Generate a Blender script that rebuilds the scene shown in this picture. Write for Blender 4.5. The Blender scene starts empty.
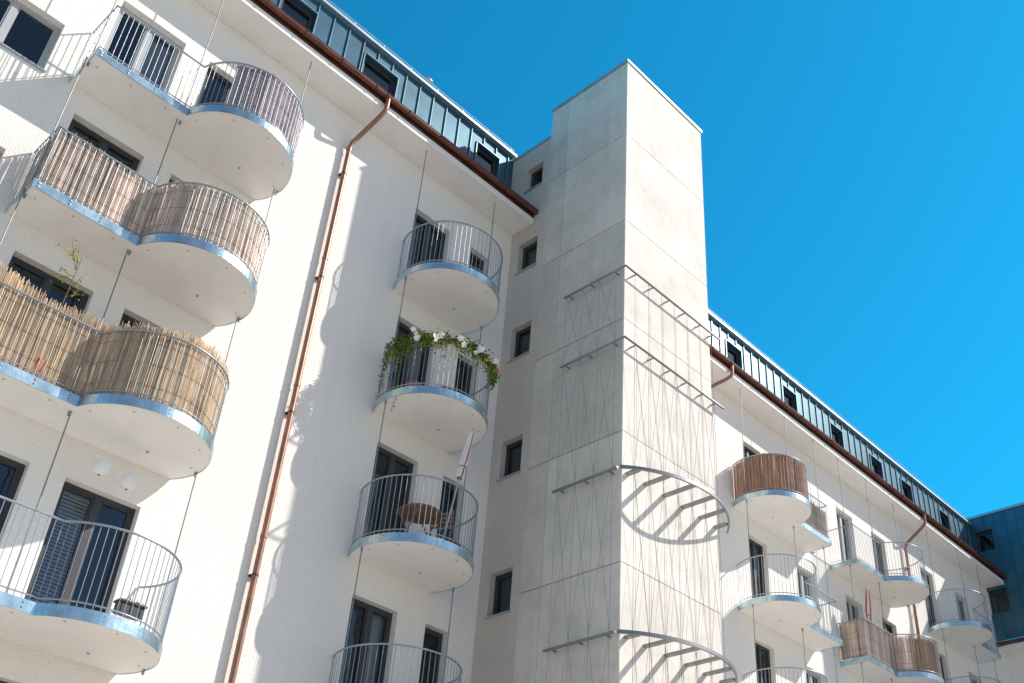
import bpy, math, random
import numpy as np
from mathutils import Vector, Matrix
random.seed(7)
R = random.Random(11)
SC = bpy.context.scene
COL = bpy.context.collection

# ------------------------------------------------------------ mesh builder
class M:
    def __init__(s):
        s.v=[]; s.f=[]; s.m=[]; s.c=[]; s.sm=[]
    def add(s, vs, fs, mi=0, col=1.0, smooth=False):
        o=len(s.v); s.v+= [tuple(p) for p in vs]
        for f in fs:
            s.f.append(tuple(o+i for i in f)); s.m.append(mi); s.c.append(col); s.sm.append(smooth)
    def quad(s,a,b,c,d,mi=0,col=1.0): s.add([a,b,c,d],[(0,1,2,3)],mi,col)
    def box(s,x0,x1,y0,y1,z0,z1,mi=0,col=1.0):
        vs=[(x0,y0,z0),(x1,y0,z0),(x1,y1,z0),(x0,y1,z0),(x0,y0,z1),(x1,y0,z1),(x1,y1,z1),(x0,y1,z1)]
        s.add(vs,[(0,3,2,1),(4,5,6,7),(0,1,5,4),(1,2,6,5),(2,3,7,6),(3,0,4,7)],mi,col)
    def tube(s,path,r,n=6,mi=0,col=1.0,closed=False,caps=True,r2=None):
        P=[Vector(p) for p in path]; N=len(P); rings=[]
        prev=None
        for i in range(N):
            if closed: t=(P[(i+1)%N]-P[i-1])
            elif i==0: t=P[1]-P[0]
            elif i==N-1: t=P[-1]-P[-2]
            else: t=(P[i+1]-P[i]).normalized()+(P[i]-P[i-1]).normalized()
            t.normalize()
            if prev is None:
                a=Vector((0,0,1)) if abs(t.z)<.9 else Vector((1,0,0))
                u=t.cross(a).normalized()
            else:
                u=(prev-t*prev.dot(t)).normalized()
            prev=u; w=t.cross(u)
            rr=r if r2 is None else r+(r2-r)*i/(N-1)
            rings.append([P[i]+u*rr*math.cos(2*math.pi*k/n)+w*rr*math.sin(2*math.pi*k/n) for k in range(n)])
        vs=[p for ring in rings for p in ring]; fs=[]
        L=N if closed else N-1
        for i in range(L):
            j=(i+1)%N
            for k in range(n):
                fs.append((i*n+k,i*n+(k+1)%n,j*n+(k+1)%n,j*n+k))
        s.add(vs,fs,mi,col,smooth=(n>4))
        if caps and not closed:
            s.add(rings[0],[tuple(range(n))[::-1]],mi,col); s.add(rings[-1],[tuple(range(n))],mi,col)
    def lathe(s,prof,center=(0,0,0),n=20,mi=0,col=1.0):
        vs=[]
        for r,z in prof:
            for k in range(n):
                a=2*math.pi*k/n; vs.append((center[0]+r*math.cos(a),center[1]+r*math.sin(a),center[2]+z))
        fs=[]
        for i in range(len(prof)-1):
            for k in range(n):
                fs.append((i*n+k,i*n+(k+1)%n,(i+1)*n+(k+1)%n,(i+1)*n+k))
        s.add(vs,fs,mi,col,smooth=True)

def mesh(name,m,mats):
    me=bpy.data.meshes.new(name); me.from_pydata(m.v,[],m.f)
    for mt in mats: me.materials.append(mt)
    me.polygons.foreach_set("material_index",m.m)
    me.polygons.foreach_set("use_smooth",m.sm)
    ca=me.color_attributes.new("Tint",'FLOAT_COLOR','CORNER')
    buf=[]
    for f,c in zip(m.f,m.c):
        cc=(c,c,c,1.0) if not isinstance(c,tuple) else (*c,1.0)
        buf+=list(cc)*len(f)
    ca.data.foreach_set("color",buf)
    me.update(); return me
def obj(name,data,parent=None,loc=(0,0,0),rot=(0,0,0)):
    o=bpy.data.objects.new(name,data); COL.objects.link(o)
    o.location=loc; o.rotation_euler=rot
    if parent: o.parent=parent
    return o
def tag(o,label,cat,group=None,kind=None):
    if label: o["label"]=label
    if cat: o["category"]=cat
    if group: o["group"]=group
    if kind: o["kind"]=kind
    return o

# ------------------------------------------------------------ materials
def newmat(name):
    m=bpy.data.materials.new(name); m.use_nodes=True
    return m,m.node_tree.nodes,m.node_tree.links,m.node_tree.nodes["Principled BSDF"]
def surf(name,base,rough=.8,metal=0,var=.12,scale=1.5,bump=0,bscale=60,stain=0,tint=False,dark=None,streak=0,spec=.5,bdist=.01,stainsc=.35):
    m,n,l,b=newmat(name)
    tc=n.new("ShaderNodeTexCoord"); geo=n.new("ShaderNodeNewGeometry")
    src=geo.outputs["Position"] if stain or streak else tc.outputs["Object"]
    nz=n.new("ShaderNodeTexNoise"); nz.inputs["Scale"].default_value=scale; nz.inputs["Detail"].default_value=6
    l.new(src,nz.inputs["Vector"])
    ramp=n.new("ShaderNodeMapRange"); ramp.inputs["From Min"].default_value=.3; ramp.inputs["From Max"].default_value=.7
    ramp.inputs["To Min"].default_value=1-var; ramp.inputs["To Max"].default_value=1+var*.3
    l.new(nz.outputs["Fac"],ramp.inputs["Value"])
    val=ramp.outputs[0]
    def mul(a,bb):
        q=n.new("ShaderNodeMath"); q.operation='MULTIPLY'; l.new(a,q.inputs[0]); l.new(bb,q.inputs[1]); return q.outputs[0]
    if stain:
        z2=n.new("ShaderNodeTexNoise"); z2.inputs["Scale"].default_value=stainsc; z2.inputs["Detail"].default_value=8; z2.inputs["Roughness"].default_value=.65
        l.new(src,z2.inputs["Vector"])
        r2=n.new("ShaderNodeMapRange"); r2.inputs["From Min"].default_value=.35; r2.inputs["From Max"].default_value=.6
        r2.inputs["To Min"].default_value=1-stain; r2.inputs["To Max"].default_value=1
        l.new(z2.outputs["Fac"],r2.inputs["Value"]); val=mul(val,r2.outputs[0])
    if streak:
        mp=n.new("ShaderNodeMapping"); mp.inputs["Scale"].default_value=(6,6,.25); l.new(src,mp.inputs["Vector"])
        z3=n.new("ShaderNodeTexNoise"); z3.inputs["Scale"].default_value=1; z3.inputs["Detail"].default_value=5
        l.new(mp.outputs[0],z3.inputs["Vector"])
        r3=n.new("ShaderNodeMapRange"); r3.inputs["From Min"].default_value=.35; r3.inputs["From Max"].default_value=.65
        r3.inputs["To Min"].default_value=1-streak; r3.inputs["To Max"].default_value=1
        l.new(z3.outputs["Fac"],r3.inputs["Value"]); val=mul(val,r3.outputs[0])
    mx=n.new("ShaderNodeMix"); mx.data_type='RGBA'; mx.blend_type='MULTIPLY'; mx.inputs[0].default_value=1
    mx.inputs[6].default_value=(*base,1)
    l.new(val,mx.inputs[7]); out=mx.outputs[2]
    if tint:
        at=n.new("ShaderNodeVertexColor"); at.layer_name="Tint"
        m2=n.new("ShaderNodeMix"); m2.data_type='RGBA'; m2.blend_type='MULTIPLY'; m2.inputs[0].default_value=1
        l.new(out,m2.inputs[6]); l.new(at.outputs["Color"],m2.inputs[7]); out=m2.outputs[2]
    l.new(out,b.inputs["Base Color"])
    b.inputs["Roughness"].default_value=rough; b.inputs["Metallic"].default_value=metal
    b.inputs["Specular IOR Level"].default_value=spec
    if bump:
        z4=n.new("ShaderNodeTexNoise"); z4.inputs["Scale"].default_value=bscale; z4.inputs["Detail"].default_value=4
        l.new(src,z4.inputs["Vector"])
        bp=n.new("ShaderNodeBump"); bp.inputs["Strength"].default_value=bump; bp.inputs["Distance"].default_value=bdist
        l.new(z4.outputs["Fac"],bp.inputs["Height"]); l.new(bp.outputs[0],b.inputs["Normal"])
    return m
stucco=surf("stucco",(.94,.885,.82),.95,var=.08,scale=26,bump=.85,bscale=30,stain=.04,streak=.02,spec=.2,bdist=.014)
stucco_g=surf("stucco_grey",(.66,.59,.53),.95,var=.06,scale=22,bump=.6,bscale=34,stain=.12,streak=.04,spec=.2,bdist=.01)
soffitm=surf("soffit_paint",(.92,.87,.815),.8,var=.04,scale=3,stain=.05)
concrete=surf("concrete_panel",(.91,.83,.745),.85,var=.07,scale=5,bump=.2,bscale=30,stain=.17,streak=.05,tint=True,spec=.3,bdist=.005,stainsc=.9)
jointm=surf("joint",(.22,.19,.165),.9,var=.1)
slabm=surf("slab_white",(.94,.90,.85),.7,var=.04,scale=2.5,stain=.05,stainsc=1.2)
fixm=surf("fixing_grey",(.5,.5,.5),.5,metal=.3)
galv=surf("galvanised_steel",(.54,.72,.78),.30,metal=.85,var=.35,scale=4,bump=.35,bscale=3,bdist=.04)
galvr=surf("railing_steel",(.36,.41,.45),.38,metal=.6,var=.15,scale=14)
railm=surf("trellis_rail_steel",(.30,.30,.30),.4,metal=.6,var=.15,scale=14)
wirem=surf("steel_wire",(.30,.28,.26),.45,metal=.5,var=.1)
copper=surf("aged_copper",(.16,.060,.040),.42,metal=.5,var=.35,scale=5)
copperp=surf("copper_pipe",(.38,.19,.135),.42,metal=.5,var=.3,scale=4)
zinc=surf("blue_zinc",(.045,.14,.20),.38,metal=.4,var=.3,scale=1.6)
zincl=surf("zinc_trim",(.40,.50,.55),.4,metal=.5,var=.15,scale=3)
zincs=surf("zinc_seam",(.17,.29,.35),.4,metal=.5,var=.2,scale=3)
framem=surf("dark_frame",(.045,.045,.05),.5,var=.2)
framel=surf("light_frame",(.45,.46,.47),.5,var=.1)
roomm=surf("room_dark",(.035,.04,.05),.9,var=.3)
curtm=surf("curtain",(.62,.60,.58),.9,var=.12)
blindm=surf("beige_blind",(.62,.44,.30),.9,var=.1)
reedt=surf("reed_straw",(.86,.64,.42),.85,var=.18,scale=3,tint=True)
reedb=surf("reed_beige",(.84,.67,.56),.85,var=.18,scale=3,tint=True)
reedr=surf("reed_orangebrown",(.52,.28,.18),.85,var=.2,scale=3,tint=True)
reedk=surf("reed_brown",(.46,.29,.19),.85,var=.2,scale=3,tint=True)
reedg=surf("willow_grey",(.46,.39,.43),.85,var=.2,scale=3,tint=True)
woodm=surf("wood",(.28,.15,.09),.6,var=.3,scale=8)
leafm=surf("leaf",(.14,.20,.03),.6,var=.4,scale=8,tint=True)
leafy=surf("leaf_yellow",(.55,.55,.07),.6,var=.3,scale=8,tint=True)
barkm=surf("bark",(.22,.15,.08),.9,var=.3,scale=20)
flowm=surf("flower",(.88,.86,.80),.7,var=.05,tint=True)
clothw=surf("parasol_cloth",(.84,.80,.75),.85,var=.06)
clothr=surf("parasol_stripe",(.50,.13,.10),.85,var=.1)
paperm=surf("paper",(.88,.87,.84),.8,var=.03)
terra=surf("terracotta",(.42,.17,.09),.8)
groundm=surf("paving",(.50,.45,.395),.9,var=.15,scale=.6,bump=.3,bscale=6)
def glassmat():
    m=bpy.data.materials.new("window_glass"); m.use_nodes=True; n=m.node_tree.nodes; l=m.node_tree.links; n.clear()
    o=n.new("ShaderNodeOutputMaterial"); mix=n.new("ShaderNodeMixShader"); t=n.new("ShaderNodeBsdfTransparent"); g=n.new("ShaderNodeBsdfGlossy")
    g.inputs["Roughness"].default_value=.02; g.inputs["Color"].default_value=(.7,.88,1,1); t.inputs["Color"].default_value=(.72,.78,.82,1)
    fr=n.new("ShaderNodeFresnel"); fr.inputs["IOR"].default_value=1.75
    tc=n.new("ShaderNodeNewGeometry"); nz=n.new("ShaderNodeTexNoise"); nz.inputs["Scale"].default_value=1.3
    l.new(tc.outputs["Position"],nz.inputs["Vector"]); bp=n.new("ShaderNodeBump"); bp.inputs["Strength"].default_value=.12; bp.inputs["Distance"].default_value=.05
    l.new(nz.outputs["Fac"],bp.inputs["Height"]); l.new(bp.outputs[0],g.inputs["Normal"])
    l.new(fr.outputs[0],mix.inputs[0]); l.new(t.outputs[0],mix.inputs[1]); l.new(g.outputs[0],mix.inputs[2]); l.new(mix.outputs[0],o.inputs[0])
    return m
glass=glassmat()

# ------------------------------------------------------------ wall with openings
def wallgrid(m,u0,u1,z0,z1,holes,fn,depth=.2,mi=0):
    us=sorted({u0,u1,*[h[0] for h in holes],*[h[1] for h in holes]}); zs=sorted({z0,z1,*[h[2] for h in holes],*[h[3] for h in holes]})
    for i in range(len(us)-1):
        for j in range(len(zs)-1):
            cu=(us[i]+us[i+1])/2; cz=(zs[j]+zs[j+1])/2
            if any(h[0]<cu<h[1] and h[2]<cz<h[3] for h in holes): continue
            m.quad(fn(us[i],0,zs[j]),fn(us[i+1],0,zs[j]),fn(us[i+1],0,zs[j+1]),fn(us[i],0,zs[j+1]),mi)
    for a,b,c,d in holes:
        m.quad(fn(a,0,c),fn(a,depth,c),fn(a,depth,d),fn(a,0,d),mi)
        m.quad(fn(b,0,c),fn(b,0,d),fn(b,depth,d),fn(b,depth,c),mi)
        m.quad(fn(a,0,d),fn(a,depth,d),fn(b,depth,d),fn(b,0,d),mi)
        m.quad(fn(a,0,c),fn(b,0,c),fn(b,depth,c),fn(a,depth,c),mi)
_wc={}
def window(parent,loc,w,h,leaves=2,rotz=0,light=False,curtain=None,sill=True,depth=.14):
    """loc = lower-left corner of opening on wall face; local x along wall, -y outward"""
    key=(round(w,3),round(h,3),leaves,light)
    if key not in _wc:
        fm=M(); t=.065; e=.003
        fm.box(e,t,0,.07,e,h-e); fm.box(w-t,w-e,0,.07,e,h-e); fm.box(t,w-t,0,.07,e,t); fm.box(t,w-t,0,.07,h-t,h-e)
        for k in range(1,leaves):
            x=w*k/leaves; fm.box(x-.05,x+.05,-.008,.062,t,h-t)
        for k in range(leaves):      # sash rims
            a=t if k==0 else w*k/leaves+.05; b=w-t if k==leaves-1 else w*(k+1)/leaves-.05
            fm.box(a,a+.03,.01,.055,t,h-t); fm.box(b-.03,b,.01,.055,t,h-t); fm.box(a+.03,b-.03,.01,.055,t,t+.03); fm.box(a+.03,b-.03,.01,.055,h-t-.03,h-t)
        gm=M(); gm.quad((t,.035,t),(w-t,.035,t),(w-t,.035,h-t),(t,.035,h-t))
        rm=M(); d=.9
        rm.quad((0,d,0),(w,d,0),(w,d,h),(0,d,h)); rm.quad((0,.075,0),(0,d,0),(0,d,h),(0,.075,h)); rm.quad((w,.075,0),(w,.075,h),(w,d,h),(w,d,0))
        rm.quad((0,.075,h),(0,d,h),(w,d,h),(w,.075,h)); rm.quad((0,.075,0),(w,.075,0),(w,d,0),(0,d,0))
        sm=M(); sm.box(-.03,w+.03,-depth-.05,0,-.025,-.003); 
        _wc[key]=(mesh("window",fm,[framel if light else framem]),mesh("glass",gm,[glass]),mesh("room",rm,[roomm]),mesh("sill",sm,[zincl]))
    f,g,r,s=_wc[key]
    rm_=Matrix.Rotation(rotz,3,'Z'); off=rm_@Vector((0,depth,0))
    o=obj("window",f,parent,Vector(loc)+off,(0,0,rotz))
    obj("glass",g,o); obj("room_interior",r,o)
    if sill: obj("sill",s,o)
    if curtain:
        kind,a,b=curtain; c=M()
        if kind in 'ck':
            n=max(3,int((b-a)*w/.03)); pts=[(w*a+(b-a)*w*i/n, .16+.025*math.sin(i*1.1)+.01*math.sin(i*.37)) for i in range(n+1)]
            for i in range(n): c.quad((pts[i][0],pts[i][1],.03),(pts[i+1][0],pts[i+1][1],.03),(pts[i+1][0],pts[i+1][1],h-.05),(pts[i][0],pts[i][1],h-.05))
            obj("curtain",mesh("curtain",c,[curtm if kind=='c' else blindm]),o)
        else:
            z=.1
            while z<h-.08: c.box(w*a,w*b,.10,.13,z,z+.035); z+=.055
            obj("blind",mesh("blind",c,[curtm]),o)
    return o

# ------------------------------------------------------------ MAIN BUILDING
S=2.93
LV=[15.05-S*i for i in range(5)]     # underside of balcony slabs
LV[3]-=.08
bld=obj("apartment_building",None); tag(bld,"long cream rendered apartment building with blue zinc attic","building")
wins=[]   # (x0,x1,z0,z1,leaves,curtain,light)
for i,b in enumerate(LV):
    z0=b+.2; z1=b+2.42
    wins+= [(3.05,4.3,z0,z1,2,('c',.5,.98) if i==0 else (('c',.05,.3) if i==1 else None),i==0),
            (4.82,5.98,z0,z1,2,('b',.06,.45) if i==3 else None,False),
            (9.95,10.95,z0,z1,2,('c',.7,.96) if i in(1,3) else None,False),
            (11.6,12.15,b+.95,z1,1,None,False),
            (22.3,23.2,z0,z1,2,('c',.1,.9) if i in(1,) else None,False),
            (24.7,25.7,z0,z1,2,('c',.1,.5),True),
            (27.4,28.4,z0,z1,2,('k',.02,.98) if i==1 else ('c',.5,.9),True),
            (29.6,30.5,z0,z1,2,('c',.1,.9) if i in(0,2) else None,False),
            (33.0,33.9,z0,z1,2,None,False),
            (35.6,36.6,z0,z1,2,('c',.1,.5),True)]
wins.append((.9,2.38,14.95,16.1,2,None,True))
wins.append((.9,2.38,14.95-S,16.1-S,2,None,True))
wm=M(); wallgrid(wm,-6,39.5,0,18.62,[w[:4] for w in wins],lambda u,d,z:(u,d,z),.22)
wm.quad((-6,0,0),(-6,0,18.62),(-6,10,18.62),(-6,10,0))
obj("wall",mesh("wall",wm,[stucco]),bld)
for x0,x1,z0,z1,lv,cu,li in wins:
    window(bld,(x0,0,z0),x1-x0,z1-z0,lv,0,li,cu)
for a,b in((-6,12.795),(15.755,38.695)):
    so=M()
    so.box(a,b,-.68,-.003,18.62,18.74)
    so.box(a,b,-.70,-.683,18.60,18.78)
    obj("soffit",mesh("soffit",so,[soffitm]),bld)
GR=.072
for a,b in((-6,12.79),(15.76,38.69)):
    g=M(); prof=[]
    for k in range(9):
        an=math.pi+math.pi*k/8; prof.append((-.785+GR*math.cos(an),18.90+GR*math.sin(an)))
    prof=[(-.785-GR-.005,18.915)]+prof
    for i in range(len(prof)-1):
        (y,z),(y2,z2)=prof[i],prof[i+1]
        g.add([(a,y,z),(b,y,z),(b,y2,z2),(a,y2,z2)],[(0,1,2,3)],0,1.0,True)
    g.tube([(a,-.785-GR,18.915),(b,-.785-GR,18.915)],.012,6)
    g.box(a,b,-.715,-.703,18.76,19.0)
    x=a+.4
    while x<b:
        g.box(x,x+.03,-.88,-.70,18.905,18.915); 
        g.tube([(x,-.785+(GR+.006)*math.cos(q),18.90+(GR+.006)*math.sin(q)) for q in np.linspace(math.pi,2*math.pi,9)],.011,5)
        x+=.9
    x=a+2.2
    while x<b:
        g.tube([(x,-.785+(GR+.003)*math.cos(q),18.90+(GR+.003)*math.sin(q)) for q in np.linspace(math.pi,2*math.pi,9)],.02,5); x+=4
    obj("gutter",mesh("gutter",g,[copper]),bld)
    r=M(); r.quad((a,-.705,19.0),(b,-.705,19.0),(b,.2,19.25),(a,.2,19.25))
    obj("roof_edge",mesh("roof_edge",r,[zinc]),bld)
# attic
aw=M(); ah=[(x,x+w,20.12,20.9) for x,w in((-.6,1.),(2.2,1.),(5.85,.85),(8.05,.95),(11.55,.75),(16.8,.8),(19.3,.8),(22.0,.8),(25.1,.8),(28.0,.8),(30.7,.8),(32.9,.8),(35.9,.8))]
wallgrid(aw,-6,38.7,19.2,21.3,ah,lambda u,d,z:(u,.2+d,z),.12)
obj("attic_wall",mesh("attic",aw,[zinc]),bld)
for a,b,c,d in ah:
    window(bld,(a,.2,c),b-a,d-c,1,0,False,None,sill=False,depth=.08)
for lo,hi in((-5.9,12.7),(15.8,38.6)):
    sm=M(); x=lo
    while x<hi:
        segs=[(19.22,21.3)]
        for a,b,c,d in ah:
            if a-.04<x<b+.03: segs=[(19.22,c-.035),(d+.035,21.3)]
        for c,d in segs: sm.box(x,x+.022,.165,.199,c,d)
        x+=.42
    for a,b,c,d in ah:
        if lo<a<hi:
            sm.box(a-.03,a,.165,.198,c-.03,d+.03); sm.box(b,b+.03,.165,.198,c-.03,d+.03); sm.box(a,b,.165,.198,c-.03,c); sm.box(a,b,.15,.198,d,d+.03)
    obj("standing_seams",mesh("seams",sm,[zincs]),bld)
    cp=M(); xa=-6 if lo<0 else 15.76; xb=12.79 if lo<0 else 38.69
    cp.box(xa,xb,.08,.5,21.302,21.38)
    obj("roof_coping",mesh("coping",cp,[zincl]),bld)
    cp=M(); cp.tube([(xa,.2,21.60),(xb,.2,21.60)],.014,6); x=xa+.2
    while x<xb: cp.tube([(x,.2,21.375),(x,.2,21.60)],.011,5); x+=.84
    obj("snow_guard_rail",mesh("guard",cp,[zincl]),bld)
rf=M(); rf.quad((-6,.2,21.3),(38.7,.2,21.3),(38.7,10,21.5),(-6,10,21.5)); obj("roof",mesh("roof",rf,[zinc]),bld)
vt=M(); vt.tube([(9.9,.35,21.38),(9.9,.35,21.7)],.08,10); vt.lathe([(.0,.18),(.15,.06),(.15,0),(0,0)],(9.9,.35,21.7),12)
obj("roof_vent",mesh("vent",vt,[zincl]),bld)

def downpipe(x,xg,label):
    o=obj("downpipe",None,loc=(x,0,0)); tag(o,label,"downpipe","copper downpipes on the facade")
    p=M(); dx=xg-x
    path=[(dx,-.785,18.85),(dx,-.785,18.62),(dx*.97,-.76,18.50),(dx*.85,-.66,18.38),(dx*.3,-.25,17.95),(dx*.08,-.14,17.80),(0,-.11,17.62)]+[(0,-.11,z) for z in(14,10,6,2,.1)]
    p.tube(path,.05,10)
    for z in(17.6,14.7,11.8,8.9,6,3): p.tube([(0,-.11,z-.05),(0,-.11,z)],.058,10)
    obj("pipe",mesh("pipe",p,[copperp]),o)
    for z in(16.9,14.2,11.2,8.2,5.2):
        b=M(); b.box(-.06,.06,-.06,-.003,z,z+.03); b.tube([(0,-.11,z),(0,-.11,z+.03)],.057,10)
        obj("bracket",mesh("brk",b,[copper]),o)
downpipe(8.0,8.26,"copper downpipe with a swan neck on cream render")
downpipe(19.9,20.75,"copper downpipe beside the concrete tower")
downpipe(31.8,32.15,"copper downpipe with a swan neck on cream render")

# ------------------------------------------------------------ TOWER
tw=obj("lift_tower",None,loc=(12.8,0,0)); tag(tw,"tall concrete panel lift tower projecting from the facade","tower")
TW=2.91
core=M()
swh=[(.28,.88,c,c+.88) for c in(17.28,14.82,11.92,9.02,6.1,3.2)]+[(.35,.88,19.8,20.55)]
wallgrid(core,0,1.1,0,21.2,swh,lambda u,d,z:(d,-u,z),.2)
core.quad((TW,0,0),(TW,-1.1,0),(TW,-1.1,21.2),(TW,0,21.2)); core.quad((0,0,21.2),(TW,0,21.2),(TW,-1.1,21.2),(0,-1.1,21.2))
core.quad((0,0,18),(0,1.2,18),(0,1.2,21.2),(0,0,21.2)); core.quad((0,1.2,18),(TW,1.2,18),(TW,1.2,21.2),(0,1.2,21.2))
core.quad((0,0,21.2),(TW,0,21.2),(TW,1.2,21.2),(0,1.2,21.2)); core.quad((TW,0,18),(TW,1.2,18),(TW,1.2,21.2),(TW,0,21.2))
obj("stair_wall",mesh("stairwall",core,[stucco_g]),tw)
for a,b,c,d in swh:
    window(tw,(0,-a,c),b-a,d-c,1,-math.pi/2,False,None,sill=True)
jc=M(); jc.box(.03,TW-.03,-3.47,-1.13,0,22.05); obj("joint_backing",mesh("core",jc,[jointm]),tw)
zs=[0.0,1.5,4.1,6.7,9.3,11.9,14.5,17.1,19.7,22.12]; g=.009
pm=M()
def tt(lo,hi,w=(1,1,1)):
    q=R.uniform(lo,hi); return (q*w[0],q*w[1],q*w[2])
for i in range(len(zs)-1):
    a,b=zs[i]+g,zs[i+1]-g
    pm.box(0,TW,-3.5,-3.471,a,b,0,tt(.98,1.03))
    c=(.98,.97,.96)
    pm.box(0,.029,-3.469,-1.65,a,b,0,tt(.76,.90,c)); pm.box(0,.029,-1.642,-1.101,a,b,0,tt(.74,.86,c))  # left face panels tinted darker than the front: its shade put into the colour
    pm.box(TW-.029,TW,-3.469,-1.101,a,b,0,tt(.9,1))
    if a>20: pm.box(.031,TW-.031,-1.129,-1.1,a,b)
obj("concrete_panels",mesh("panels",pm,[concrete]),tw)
cm=M(); cm.box(-.03,TW+.03,-3.53,-1.07,22.125,22.20); obj("tower_coping",mesh("tcop",cm,[zincl]),tw)
cm=M(); cm.box(-.03,TW+.03,-1.068,1.2,21.202,21.27); obj("stair_coping",mesh("tcop2",cm,[zincl]),tw)

# trellis on tower
tr=obj("wire_trellis",None,loc=(12.8,-3.5,0)); tag(tr,"steel wire climbing trellis fixed to the concrete tower","trellis")
def part(name,m,mat,parent): return obj(name,mesh(name,m,[mat]),parent)
def rail(path,r):
    m=M(); m.tube(path,r,8); part("rail",m,railm,tr)
def brk(p,q,r=.018):
    m=M(); m.tube([p,q],r,6); part("bracket",m,railm,tr)
for z in(15.65,13.87):
    rail([(-.15,1.52,z),(-.15,-.15,z),(TW+.2,-.15,z)],.026)
    for y in(.15,.8,1.4): brk((-.15,y,z),(-.003,y,z))
    for x in(.2,.75,1.3,1.85,2.4,2.85): brk((x,-.15,z),(x,-.003,z))
for z in(11.05,8.0):
    rail([(-.15,1.55,z),(-.15,-.02,z)],.028)
    for y in(.2,.8,1.4): brk((-.15,y,z),(-.003,y,z))
    cx,cy,rr=TW/2+.05,1.55,2.3
    a0=math.acos(1.64/rr)
    m=M(); pin=[];pout=[]
    for a in np.linspace(a0,math.pi-a0,41):
        ca,sa=math.cos(a),math.sin(a)
        pin.append((cx+(rr-.02)*ca,cy-(rr-.02)*sa)); pout.append((cx+(rr+.02)*ca,cy-(rr+.02)*sa))
    h=.03
    for i in range(40):
        a,b,c,d=pin[i],pin[i+1],pout[i+1],pout[i]
        m.quad((*d,z-h),(*c,z-h),(*c,z+h),(*d,z+h)); m.quad((*a,z-h),(*b,z-h),(*b,z+h),(*a,z+h))
        m.quad((*a,z+h),(*b,z+h),(*c,z+h),(*d,z+h)); m.quad((*a,z-h),(*b,z-h),(*c,z-h),(*d,z-h))
    part("curved_rail",m,railm,tr)
    for k in range(6):
        a=a0+.16+(math.pi-2*a0-.32)*k/5
        px,py=cx+(rr-.03)*math.cos(a),cy-(rr-.03)*math.sin(a)
        m=M(); m.box(px-.05,px+.05,py,-.003,z-.02,z+.02); part("bracket",m,railm,tr)
wr=M(); wrd=.0042
def wire(p,q,r=wrd): wr.tube([p,q],r,4,caps=False)
for i in range(7):
    x=.15+(TW-.3)*i/6
    wire((x,-.15,15.65),(x,-.15,.3))
for i in range(4):
    y=.1+1.35*i/3
    wire((-.15,y,15.65),(-.15,y,.3))
for (za,zb) in((15.65,13.87),(13.87,11.05),(11.05,8.0),(8.0,5.0)):
    if za<15:
      for i in range(6):
        x0=.15+(TW-.3)*i/6; x1=.15+(TW-.3)*(i+1)/6
        wire((x0,-.16,za),(x1,-.16,zb),.0036); wire((x1,-.14,za),(x0,-.14,zb),.0036)
    for i in range(3):
        x0=.1+1.35*i/3; x1=.1+1.35*(i+1)/3
        wire((-.16,x0,za),(-.16,x1,zb)); wire((-.14,x1,za),(-.14,x0,zb))
obj("wire_net",mesh("wires",wr,[wirem]),tr)

# ------------------------------------------------------------ END WING
ew=obj("end_wing",None,loc=(38.7,0,0)); tag(ew,"corner wing clad in blue zinc over cream render","building")
e=M(); eh=[(-.05,.65,20.1,20.95),(-.05,.75,17.55,18.5),(2.6,3.4,20.1,20.95),(2.6,3.4,17.55,18.5)]
wallgrid(e,-1.0,14,16.5,21.55,eh,lambda u,d,z:(d,-u,z),.2)
e.quad((0,1.0,21.55),(0,-14,21.55),(12,-14,21.55),(12,1,21.55))
obj("zinc_cladding",mesh("ewz",e,[zinc]),ew)
for a,b,c,d in eh: window(ew,(0,-a,c),b-a,d-c,1,-math.pi/2,False,None,sill=False)
e=M(); u=-.9
while u<14:
    segs=[(16.5,21.55)]
    for a,b,c,d in eh:
        if a-.02<u<b+.02 and u<8:
            segs=[(16.5,17.5),(18.55,20.05),(21.0,21.55)]
    for c,d in segs: e.box(-.03,-.001,-u-.028,-u,c,d)
    u+=.42
obj("standing_seams",mesh("ews",e,[zinc]),ew)
e=M(); e.box(-.06,.3,-14,1,21.552,21.65); obj("roof_coping",mesh("ewc",e,[zincl]),ew)
e=M(); lh=[(1.2,2.2,z+.2,z+2.4) for z in(12.12,9.19,6.26)]+[(4,5,z+.2,z+2.4) for z in(12.12,9.19,6.26)]
wallgrid(e,.003,14,0,16.2,lh,lambda u,d,z:(.6+d,-u,z),.2)
obj("wall",mesh("eww",e,[stucco]),ew)
for a,b,c,d in lh: window(ew,(.6,-a,c),b-a,d-c,2,-math.pi/2,False,None)
e=M(); e.box(.0,.597,-14,-.003,16.2,16.30); obj("soffit",mesh("ewf",e,[soffitm]),ew)
e=M(); e.tube([(-.05,-.0,16.38),(-.05,-14,16.38)],.085,10); obj("gutter",mesh("ewg",e,[copper]),ew)

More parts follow.
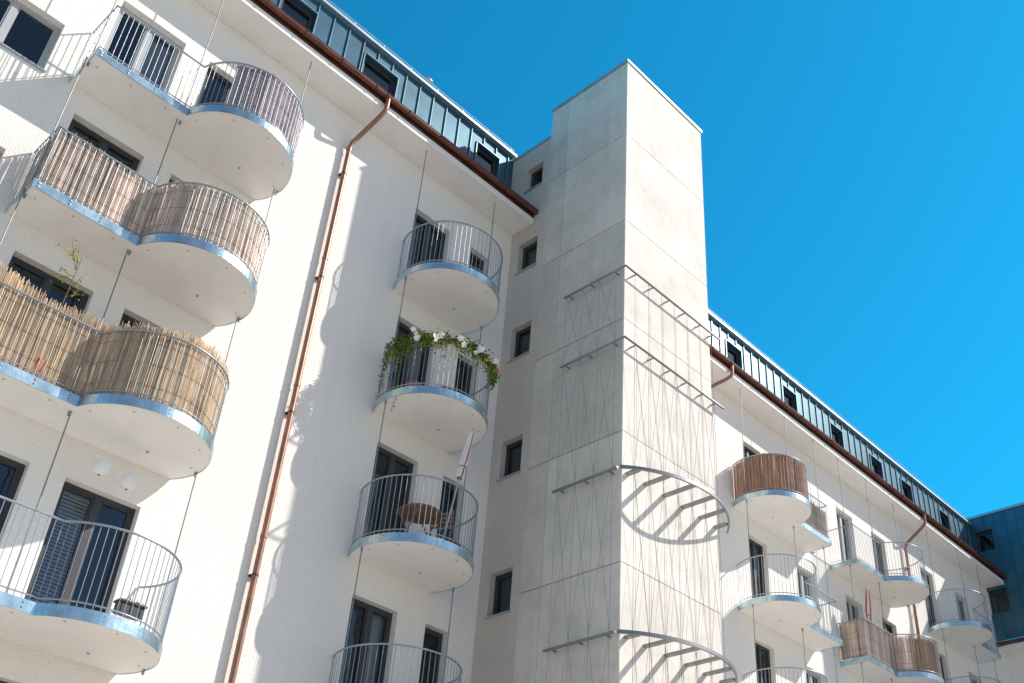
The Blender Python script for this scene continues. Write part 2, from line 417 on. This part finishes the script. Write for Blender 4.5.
# ------------------------------------------------------------ BALCONIES
def arcpts(cx,cy,r,a0,a1,n): return [(cx+r*math.cos(a0+(a1-a0)*i/n),cy+r*math.sin(a0+(a1-a0)*i/n)) for i in range(n+1)]
LX=-2.70
def outline(kind,inset=0.0):
    if kind=='round':
        r=1.09-inset; cy=-.53; a=math.asin(.53/r)
        return arcpts(0,cy,r,math.pi-a,2*math.pi+a,44)
    r=1.08-inset; cy=-.58; d=(.88 if kind=='long' else 1.25)-inset
    dx=math.sqrt(r*r-(d+cy)**2); a0=math.pi+math.atan2(d+cy,dx); a=math.asin(.58/r)
    st=[(LX+inset,0),(LX+inset,-d)]
    n=14; st+=[(LX+inset+(-LX-inset-dx)*i/n,-d) for i in range(1,n)]
    return st+arcpts(0,cy,r,a0,2*math.pi+a,38)
def resample(P,step):
    L=[0]
    for i in range(1,len(P)): L.append(L[-1]+math.dist(P[i-1],P[i]))
    n=max(2,int(round(L[-1]/step))); out=[]
    for k in range(n+1):
        t=L[-1]*k/n; i=1
        while i<len(L)-1 and L[i]<t: i+=1
        f=(t-L[i-1])/max(1e-9,L[i]-L[i-1]); out.append((P[i-1][0]+(P[i][0]-P[i-1][0])*f,P[i-1][1]+(P[i][1]-P[i-1][1])*f))
    return out
def fx(P,mir): return [(-x,y) for x,y in P][::-1] if mir else P
_bc={}
RH=.155
def balmesh(kind,mir,top):
    key=(kind,mir,top)
    if key in _bc: return _bc[key]
    P=fx(outline(kind),mir); I=fx(outline(kind,.012),mir)
    n=len(P)
    s=M(); yb=-.002
    Pc=[(x,min(y,yb)) for x,y in I]
    s.add([(x,y,.012) for x,y in Pc],[tuple(range(n))[::-1]]); s.add([(x,y,.14) for x,y in Pc],[tuple(range(n))])
    q=resample(fx(outline(kind,.16),mir),.62)
    for x,y in q[1:-1]: s.tube([(x,y,.002),(x,y,.0125)],.015,8,mi=1)
    s.tube([(.25,-.5,-.004),(.25,-.5,.0125)],.025,10,mi=1)
    parts=[("floor_slab",mesh("slab",s,[slabm,fixm]))]
    rm=M()
    O=[(x,min(y,yb)) for x,y in P]
    for i in range(n-1):
        a,b=O[i],O[i+1]; c,d=Pc[i],Pc[i+1]
        rm.add([(a[0],a[1],0),(b[0],b[1],0),(b[0],b[1],RH),(a[0],a[1],RH)],[(0,1,2,3)],0,1.,True)
        rm.add([(a[0],a[1],0),(c[0],c[1],0),(d[0],d[1],0),(b[0],b[1],0)],[(0,1,2,3)])
        rm.add([(a[0],a[1],RH),(b[0],b[1],RH),(d[0],d[1],RH),(c[0],c[1],RH)],[(0,1,2,3)])
        rm.add([(c[0],c[1],0),(c[0],c[1],RH),(d[0],d[1],RH),(d[0],d[1],0)],[(0,1,2,3)])
    B=resample(fx(outline(kind,-.006),mir),.5)
    for x,y in B[1:-1]:
        for zz in(.05,.11): rm.tube([(x,y,zz),(x*.985,y*.985,zz)],.012,6,mi=1)
    ra=M(); Q=fx(outline(kind,.03),mir); Q=[(x,min(y,-.02)) for x,y in Q]
    bars=resample(Q,.095)
    for i,(x,y) in enumerate(bars): ra.tube([(x,y,.05),(x,y,1.25)],.0058,5,caps=False)
    ra.tube([(x,y,1.26) for x,y in Q],.016,8)
    ra.tube([(x,y,.225) for x,y in Q],.010,6)
    parts+=[("steel_rim",mesh("rim",rm,[galv,galvr])),("railing",mesh("railing",ra,[galvr]))]
    ht=3.56 if top else S
    if kind=='round': rp=[(-1.05,-.50),(1.05,-.50)]
    else: rp=[(LX+.03,-.62),(-1.03,-.66),(1.04,-.52)]
    if mir: rp=[(-x,y) for x,y in rp]
    for x,y in rp:
        h=M()
        h.tube([(x,y,-.06),(x,y,0),(x,y,.42),(x,y,ht+(.0 if top else .1))],.0105,6)
        h.tube([(x,y,-.06),(x,y,.0)],.02,8); h.tube([(x,y,.2),(x,y,.42)],.016,6)
        parts.append(("hanger_rod",mesh("rod",h,[railm])))
    _bc[key]=parts
    return parts
def balcony(kind,mir,x,z,top,label):
    o=obj("balcony",None,loc=(x,0,z)); tag(o,label,"balcony","hanging steel balconies on the facade")
    for nm,me in balmesh(kind,mir,top): obj(nm,me,o)
    return o
XLs=[5.48,5.42,5.38,5.40]; XL=5.38; XC=10.68
for i in range(4):
    balcony('long' if i<3 else 'deep',False,XLs[i],LV[i],i==0,["long rounded balcony with grey willow screen","long rounded balcony screened with beige reed matting","long rounded balcony screened with tall straw coloured reed matting","rounded steel balcony with bare bar railing"][i])
    balcony('round',False,XC,LV[i],i==0,["round steel balcony with bare railing under the eaves","round steel balcony overgrown with trailing plants","round steel balcony with table and folded parasol","round steel balcony with bare bar railing"][i])
XA,XB,XD=22.55,29.35,33.8
for i in range(4):
    balcony('long',True,XA,LV[i],i==0,["rounded balcony with orange-brown reed matting","long rounded balcony with bare bar railing"][min(i,1)])
    balcony('long',False,XB,LV[i],i==0,["long rounded balcony with bare bar railing","long rounded balcony screened with tan and brown reed matting","long rounded balcony with bare bar railing"][min(i,2)])
    balcony('long',True,XD,LV[i],i==0,"long rounded balcony beside the corner wing")

def reed(kind,mir,x,z,mat,label,h0,h1,f0=0.0,f1=1.0,w=.012,seed=1,lean=.01,inset=.065,zb=.2,wave=.02,cv=(.72,1.2),layers=2,clump=.06,lift=0):
    rr=random.Random(seed); m=M()
    for ly in range(layers):
        P=fx(outline(kind,inset+.014*ly),mir); P=[(a,min(b,-.03-.01*ly)) for a,b in P]
        Q=resample(P,w); n=len(Q); drift=0; hd=0
        for i in range(int(n*f0),min(int(n*f1),n-1)):
            drift=drift*.93+rr.gauss(0,clump); hd=hd*.97+rr.gauss(0,.006)
            if rr.random()<.03: continue
            a=Q[i]; b=Q[i+1]
            tx,ty=b[0]-a[0],b[1]-a[1]; L=math.hypot(tx,ty) or 1; tx/=L;ty/=L
            hh=h0+(h1-h0)*rr.random()**1.5+wave*math.sin(i*.03+seed)+hd+(.0 if rr.random()>.04 else .05)+lift*max(0,1-3.2*i/n)
            o=rr.uniform(-.006,.006); l1=rr.uniform(-lean,lean)*1.5
            ww=w*rr.uniform(.5,.7); c=max(.3,rr.uniform(*cv)+drift)
            if rr.random()<.05: c*=.5
            c2=c*rr.uniform(.93,1.02)
            cx,cy=a[0]+ty*o,a[1]-tx*o
            col=(c,c2,c2*rr.uniform(.85,1.08))
            ox,oy=-ty*ww,tx*ww
            p=[(cx-tx*ww,cy-ty*ww),(cx-ox*.9,cy-oy*.9),(cx+tx*ww,cy+ty*ww),(cx+ox*.6,cy+oy*.6)]
            vs=[(q[0],q[1],zb) for q in p]+[(q[0]+tx*l1,q[1]+ty*l1,hh) for q in p]
            m.add(vs,[(0,1,5,4),(1,2,6,5),(2,3,7,6),(3,0,4,7),(4,5,6,7)],0,col)
    bw=M(); P=fx(outline(kind,inset-.012),mir); P=[(a,min(b,-.03)) for a,b in P]; RS=resample(P,.06)
    for zz in (.4,.75,1.1):
        if zz<h0-.05: bw.tube([(q[0],q[1],zz) for q in RS[int(len(RS)*f0):int(len(RS)*f1)]],.004,4,caps=False)
    o=obj("reed_screen",None,loc=(x,0,z)); tag(o,label,"privacy screen","reed privacy screens on balconies")
    obj("reed_matting",mesh("reeds",m,[mat]),o); obj("binding_wire",mesh("bind",bw,[railm]),o)
    return o
reed('long',False,XLs[0],LV[0],reedg,"grey-purple willow screen inside a rounded balcony railing",1.22,1.27,.52,1.0,.022,3,cv=(.6,1.3),clump=.10)
reed('long',False,XLs[1],LV[1],reedb,"weathered beige reed matting along a balcony railing",1.20,1.33,0.,1.,.010,4,.02,cv=(.6,1.15))
reed('long',False,XLs[2],LV[2],reedt,"tall straw coloured reed matting along a balcony railing",1.34,1.46,0.,1.,.0075,5,.015,wave=.02,cv=(.62,1.15),clump=.045,lift=.16)
reed('long',True,XA,LV[0],reedr,"orange-brown reed matting along a balcony railing",1.22,1.28,0.,.62,.014,6)
reed('long',True,XA,LV[0],reedb,"grey-brown matting on a straight balcony end",1.0,1.1,.66,1.,.02,9,cv=(.5,.8))
reed('long',False,XB,LV[1],reedb,"light tan reed matting along a balcony railing",1.15,1.28,0.,.5,.016,7,cv=(.6,1.05))
reed('long',False,XB,LV[1],reedk,"brown reed matting along a rounded balcony railing",1.15,1.25,.5,1.,.018,17)

# ------------------------------------------------------------ PLANTS
def leaf(m,p,s,rr,mi=0,col=None,droop=.3):
    a=rr.uniform(0,2*math.pi); e=rr.uniform(-.9,.6)
    d=Vector((math.cos(a)*math.cos(e),math.sin(a)*math.cos(e),math.sin(e)-droop)).normalized()
    sd=d.cross(Vector((rr.uniform(-.4,.4),rr.uniform(-.4,.4),1))).normalized()
    p=Vector(p); c=col or (rr.uniform(.5,1.7),)*3
    if not isinstance(c,tuple): c=(c,)*3
    m.add([p,p+d*s*.5+sd*s*.24,p+d*s,p+d*s*.5-sd*s*.24],[(0,1,2,3)],mi,c)
def flower(m,p,s,rr,col):
    p=Vector(p); n=Vector((rr.uniform(-1,.3),-1,rr.uniform(-.8,.3))).normalized(); u=n.cross(Vector((0,0,1))).normalized(); w=n.cross(u)
    for k in range(5):
        a=2*math.pi*k/5; d=u*math.cos(a)+w*math.sin(a); q=u*math.cos(a+.6)+w*math.sin(a+.6); q2=u*math.cos(a-.6)+w*math.sin(a-.6)
        m.add([p,p+q2*s*.6,p+d*s+n*.01,p+q*s*.6],[(0,1,2,3)],1,col)
rr=random.Random(21)
pl=obj("balcony_plant",None,loc=(XC,0,LV[1])); tag(pl,"trailing balcony plants with white flowers over the railing","plant","plants on the balconies")
m=M(); P=resample(fx(outline('round',-.02),False),.05)
for i,(x,y) in enumerate(P):
    t=i/len(P)
    if t<.09 or t>.78: continue
    clump=.5+.5*math.sin(i*.62+1.3)*math.sin(i*.23)
    dens=(.6+.8*clump); hang=.07+.09*clump
    if t<.22: hang=.24; dens=1.2
    if t>.66: dens*=.6; hang*=.6
    for k in range(int(42*dens)):
        z=1.28+rr.gauss(.02,.045*(.6+clump))-abs(rr.gauss(0,1))*hang
        sp=.045
        cc=rr.uniform(.45,1.9); leaf(m,(x+rr.gauss(0,sp),y+rr.gauss(0,sp),z),rr.uniform(.045,.085),rr,0,(cc*rr.uniform(.9,1.45),cc,cc*.7))
for cl in (.24,.33,.42,.50,.60):
    cxx,cyy=P[int(len(P)*cl)]
    for k in range(5): flower(m,(cxx*1.05+rr.gauss(0,.05),cyy-.09+rr.gauss(0,.03),1.2+rr.gauss(0,.05)),rr.uniform(.05,.08),rr,(1,1,.97))
for k in range(9):
    x,y=rr.choice(P[int(len(P)*.5):int(len(P)*.75)]); flower(m,(x*1.03+rr.gauss(0,.04),y-.07,1.25+rr.gauss(0,.07)),.04,rr,rr.choice([(.9,.5,.1),(.8,.14,.10),(1,.8,.3)]))
for k in range(3):
    x,y=P[6+k]; z0=1.25; L=rr.uniform(.5,1.0); pts=[]
    for j in range(10):
        pts.append((x-.03+.03*math.sin(j*.9+k),y-.04+.03*math.cos(j*.7+k),z0-L*j/9))
    m.tube(pts,.004,4,mi=0,col=.5,caps=False)
    for q in pts:
        for _ in range(5): leaf(m,(q[0]+rr.gauss(0,.03),q[1]+rr.gauss(0,.03),q[2]+rr.gauss(0,.05)),rr.uniform(.04,.07),rr)
pts=[(-1.05+.02*math.sin(j),-.75+.02*math.cos(j*1.3),.9-.12*j) for j in range(11)]
m.tube(pts,.005,4,mi=0,col=.6,caps=False)
for q in pts:
    for _ in range(3): leaf(m,q,rr.uniform(.03,.06),rr)
obj("foliage",mesh("fol",m,[leafm,flowm]),pl)
for (x,y,z) in((-.7,-.85,.16),(-.2,-1.2,.16),(.45,-1.15,.16)):
    bx=M(); bx.lathe([(0,0),(.11,0),(.15,.26),(.13,.26),(.0,.22)],(x,y+.05,z),14)
    obj("flower_pot",mesh("pots",bx,[terra]),pl)

def shrub(name,x,y,z,h,label,mat,seed,n=12,leaves=14,spread=.35):
    rr=random.Random(seed); o=obj(name,None,loc=(x,y,z)); tag(o,label,"plant","plants on the balconies")
    t=M(); l=M()
    t.tube([(0,0,.2),(.01,.01,h*.4),(.03,-.01,h*.7),(.05,.0,h)],.014,6,r2=.004)
    for k in range(n):
        a=rr.uniform(0,6.28); zz=h*rr.uniform(.62,.98); L=spread*rr.uniform(.5,1)
        pts=[(.03,0,zz),(.03+.5*L*math.cos(a),.5*L*math.sin(a),zz+.12),(.03+L*math.cos(a),L*math.sin(a),zz+.2+rr.uniform(-.1,.1))]
        t.tube(pts,.006,4,caps=False,r2=.002)
        for j in range(leaves):
            f=rr.uniform(.3,1); q=Vector(pts[0]).lerp(Vector(pts[2]),f); leaf(l,(q.x+rr.gauss(0,.03),q.y+rr.gauss(0,.03),q.z+rr.gauss(0,.04)),rr.uniform(.05,.08),rr)
    p=M(); p.lathe([(0,.14),(.13,.14),(.17,.46),(.15,.46),(0,.42)],(0,0,0),16)
    obj("stem",mesh("st",t,[barkm]),o); obj("foliage",mesh("lf",l,[mat]),o); obj("flower_pot",mesh("pt",p,[terra]),o)
shrub("potted_shrub",3.72,-.68,LV[2],2.4,"slender yellow-green shrub behind reed matting",leafy,5,9,7,.45)

# ------------------------------------------------------------ FURNITURE
tb=obj("bistro_table",None,loc=(XC-.2,-.85,LV[2]+.14)); tag(tb,"round slatted wooden table on a balcony","table")
m=M()
for k in range(9):
    x=-.32+.08*k; hw=math.sqrt(max(0,.37**2-x*x)); m.box(x-.034,x+.034,-hw,hw,.72,.745)
m2=M()
ring=[(.375*math.cos(a),.375*math.sin(a),.73) for a in np.linspace(0,2*math.pi,33)[:-1]]; m2.tube(ring,.018,6,closed=True)
m2.box(-.35,.35,-.02,.02,.69,.718)
obj("table_top",mesh("tt",m,[woodm]),tb); obj("table_rim",mesh("tr",m2,[woodm]),tb)
for sx in(-1,1):
    q=M(); q.tube([(sx*.26,-.22,.0),(sx*.26,.22,.69)],.014,6); q.tube([(sx*.23,.22,.0),(sx*.23,-.22,.69)],.014,6); obj("leg",mesh("lg",q,[woodm]),tb)
ch=obj("folding_chair",None,loc=(XC+.5,-.8,LV[2]+.14),rot=(0,0,2.0)); tag(ch,"brown slatted wooden folding chair on a balcony","chair")
m=M()
for k in range(6): m.box(-.21,.21,-.2+.07*k,-.15+.07*k,.44,.46)
obj("seat",mesh("se",m,[woodm]),ch)
m=M()
for k in range(4): m.box(-.2,.2,.25+.01*k,.265+.01*k,.62+.075*k,.67+.075*k)
obj("backrest",mesh("bk",m,[woodm]),ch)
for sx in(-1,1):
    q=M(); q.tube([(sx*.22,-.22,0),(sx*.22,.18,.45),(sx*.22,.30,.93)],.014,6); q.tube([(sx*.19,.22,0),(sx*.19,-.2,.45)],.014,6); obj("leg",mesh("cl",q,[woodm]),ch)
def parasol(x,y,z,h,tx,ty,label,stripe,sc=1.0,mod=12):
    o=obj("folded_parasol",None,loc=(x,y,z),rot=(ty,tx,0)); tag(o,label,"parasol","folded parasols on balconies")
    p=M(); p.tube([(0,0,0),(0,0,h)],.016,8); p.lathe([(0,h+.06),(.02,h+.02),(.02,h)],(0,0,0),8); obj("pole",mesh("pp",p,[framel]),o)
    c=M(); n=24; prof=[(.022,h),(.05,h-.1),(.07,h-.4),(.085,h-.75),(.06,h-.85),(.09,h-1.0),(.075,h-1.1)]
    vs=[]
    for r_,z_ in prof:
        for k in range(n):
            q=sc*r_*(1+.35*(k%2)*(1 if r_>.03 else 0)-.1*((k//2)%3)); a=2*math.pi*k/n+z_*.5; vs.append((q*math.cos(a),q*math.sin(a),z_))
    for i in range(len(prof)-1):
        for k in range(n):
            c.add([vs[i*n+k],vs[i*n+(k+1)%n],vs[(i+1)*n+(k+1)%n],vs[(i+1)*n+k]],[(0,1,2,3)],1 if k%mod in(2,3) else 0)
    c.tube([(.075*sc*math.cos(a),.075*sc*math.sin(a),h-.85) for a in np.linspace(0,2*math.pi,17)[:-1]],.010,5,closed=True,mi=1)
    obj("canopy",mesh("pc",c,[clothw,stripe]),o)
parasol(10.62,-1.36,LV[2]+.14,2.55,.165,.0,"folded cream parasol with red trim on a balcony",clothr,.72)
parasol(27.4,-.6,LV[1]+.14,2.3,.0,.05,"folded red and white parasol on a balcony",clothr,1.1,5)
for k,(x,y,z) in enumerate(((5.04,-.55,8.66),(5.47,-.55,8.62))):
    o=obj("paper_lantern",None,loc=(x,y,z)); tag(o,"white round paper lantern hanging under a balcony","lantern","paper lanterns under a balcony")
    b=M(); b.lathe([(.125*math.sin(t)+.004*math.cos(t*12),-.12*math.cos(t)) for t in np.linspace(.2,math.pi-.2,17)],(0,0,0),18); obj("shade",mesh("sh",b,[paperm]),o)
    b=M(); b.tube([(0,0,.11),(0,0,(LV[2]+.012-z))],.0015,4); obj("cord",mesh("cd",b,[paperm]),o)
o=obj("planter_box",None,loc=(XL+.25,-1.5,LV[3]+.3)); tag(o,"small dark planter hanging inside a balcony railing","planter")
b=M(); b.box(-.17,.17,.04,.18,0,.14); b.box(-.19,.19,.02,.2,.14,.165); obj("box",mesh("bx",b,[framem]),o)
b=M(); rr=random.Random(3)
for k in range(50): leaf(b,(rr.uniform(-.15,.15),rr.uniform(.05,.17),.16+abs(rr.gauss(0,.03))),.05,rr)
obj("foliage",mesh("fl",b,[leafm]),o)

# ------------------------------------------------------------ GROUND
g=M(); g.quad((-600,-600,0),(600,-600,0),(600,600,0),(-600,600,0))
o=obj("ground",mesh("ground",g,[groundm])); tag(o,"pale paved courtyard ground",None,kind="structure")

# ------------------------------------------------------------ LIGHT
EL=math.radians(40); AZ=math.atan2(4.35,-3.5)
ts=Vector((math.sin(AZ)*math.cos(EL),math.cos(AZ)*math.cos(EL),math.sin(EL)))
sun=bpy.data.lights.new("sun",'SUN'); sun.energy=5; sun.angle=math.radians(.5); sun.color=(1,.955,.88)
so_=obj("sun",sun,loc=(20,-30,40)); so_.rotation_euler=ts.to_track_quat('Z','Y').to_euler()
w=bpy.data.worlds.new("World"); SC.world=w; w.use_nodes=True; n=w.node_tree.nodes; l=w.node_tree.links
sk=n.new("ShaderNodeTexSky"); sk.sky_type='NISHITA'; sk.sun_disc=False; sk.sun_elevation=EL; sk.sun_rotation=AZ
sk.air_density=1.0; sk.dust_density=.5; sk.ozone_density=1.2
# added tint: cyan-blue sky behind the facade, paler in front for neutral fill light
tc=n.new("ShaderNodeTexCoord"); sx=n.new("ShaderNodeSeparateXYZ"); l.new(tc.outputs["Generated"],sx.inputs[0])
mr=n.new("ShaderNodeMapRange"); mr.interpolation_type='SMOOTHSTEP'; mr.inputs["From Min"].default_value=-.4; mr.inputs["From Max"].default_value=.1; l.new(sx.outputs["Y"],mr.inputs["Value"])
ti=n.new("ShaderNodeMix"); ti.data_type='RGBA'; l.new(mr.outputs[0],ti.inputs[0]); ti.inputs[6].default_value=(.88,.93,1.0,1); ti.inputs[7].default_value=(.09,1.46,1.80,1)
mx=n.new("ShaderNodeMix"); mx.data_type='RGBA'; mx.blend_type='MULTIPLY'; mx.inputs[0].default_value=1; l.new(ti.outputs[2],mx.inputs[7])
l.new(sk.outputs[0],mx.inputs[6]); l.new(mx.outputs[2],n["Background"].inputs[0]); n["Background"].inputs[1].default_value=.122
SC.view_settings.view_transform='Standard'; SC.view_settings.look='None'; SC.view_settings.exposure=0

# ------------------------------------------------------------ CAMERA (three measured vanishing points)
PPx,PPy,F=551.,378.,1063.
def ax(u,v):
    a=np.array([u-PPx,v-PPy,F]); return a/np.linalg.norm(a)
X=ax(1771,1172); Z=ax(645,-1190); Z=Z-X*(X@Z); Z/=np.linalg.norm(Z); Y=-np.cross(Z,X)
if Y[2]<0: Y=-Y
cam=bpy.data.cameras.new("camera"); co=obj("camera",cam)
cam.lens=F/1024*36; cam.sensor_width=36; cam.shift_x=-(PPx-512)/1024; cam.shift_y=(PPy-341.5)/1024; cam.clip_end=3000; cam.clip_start=.1
Rm=Matrix(((X[0],-X[1],-X[2]),(Y[0],-Y[1],-Y[2]),(Z[0],-Z[1],-Z[2])))
co.matrix_world=Matrix.Translation((0,-14.2,1.7))@Rm.to_4x4()
SC.camera=co
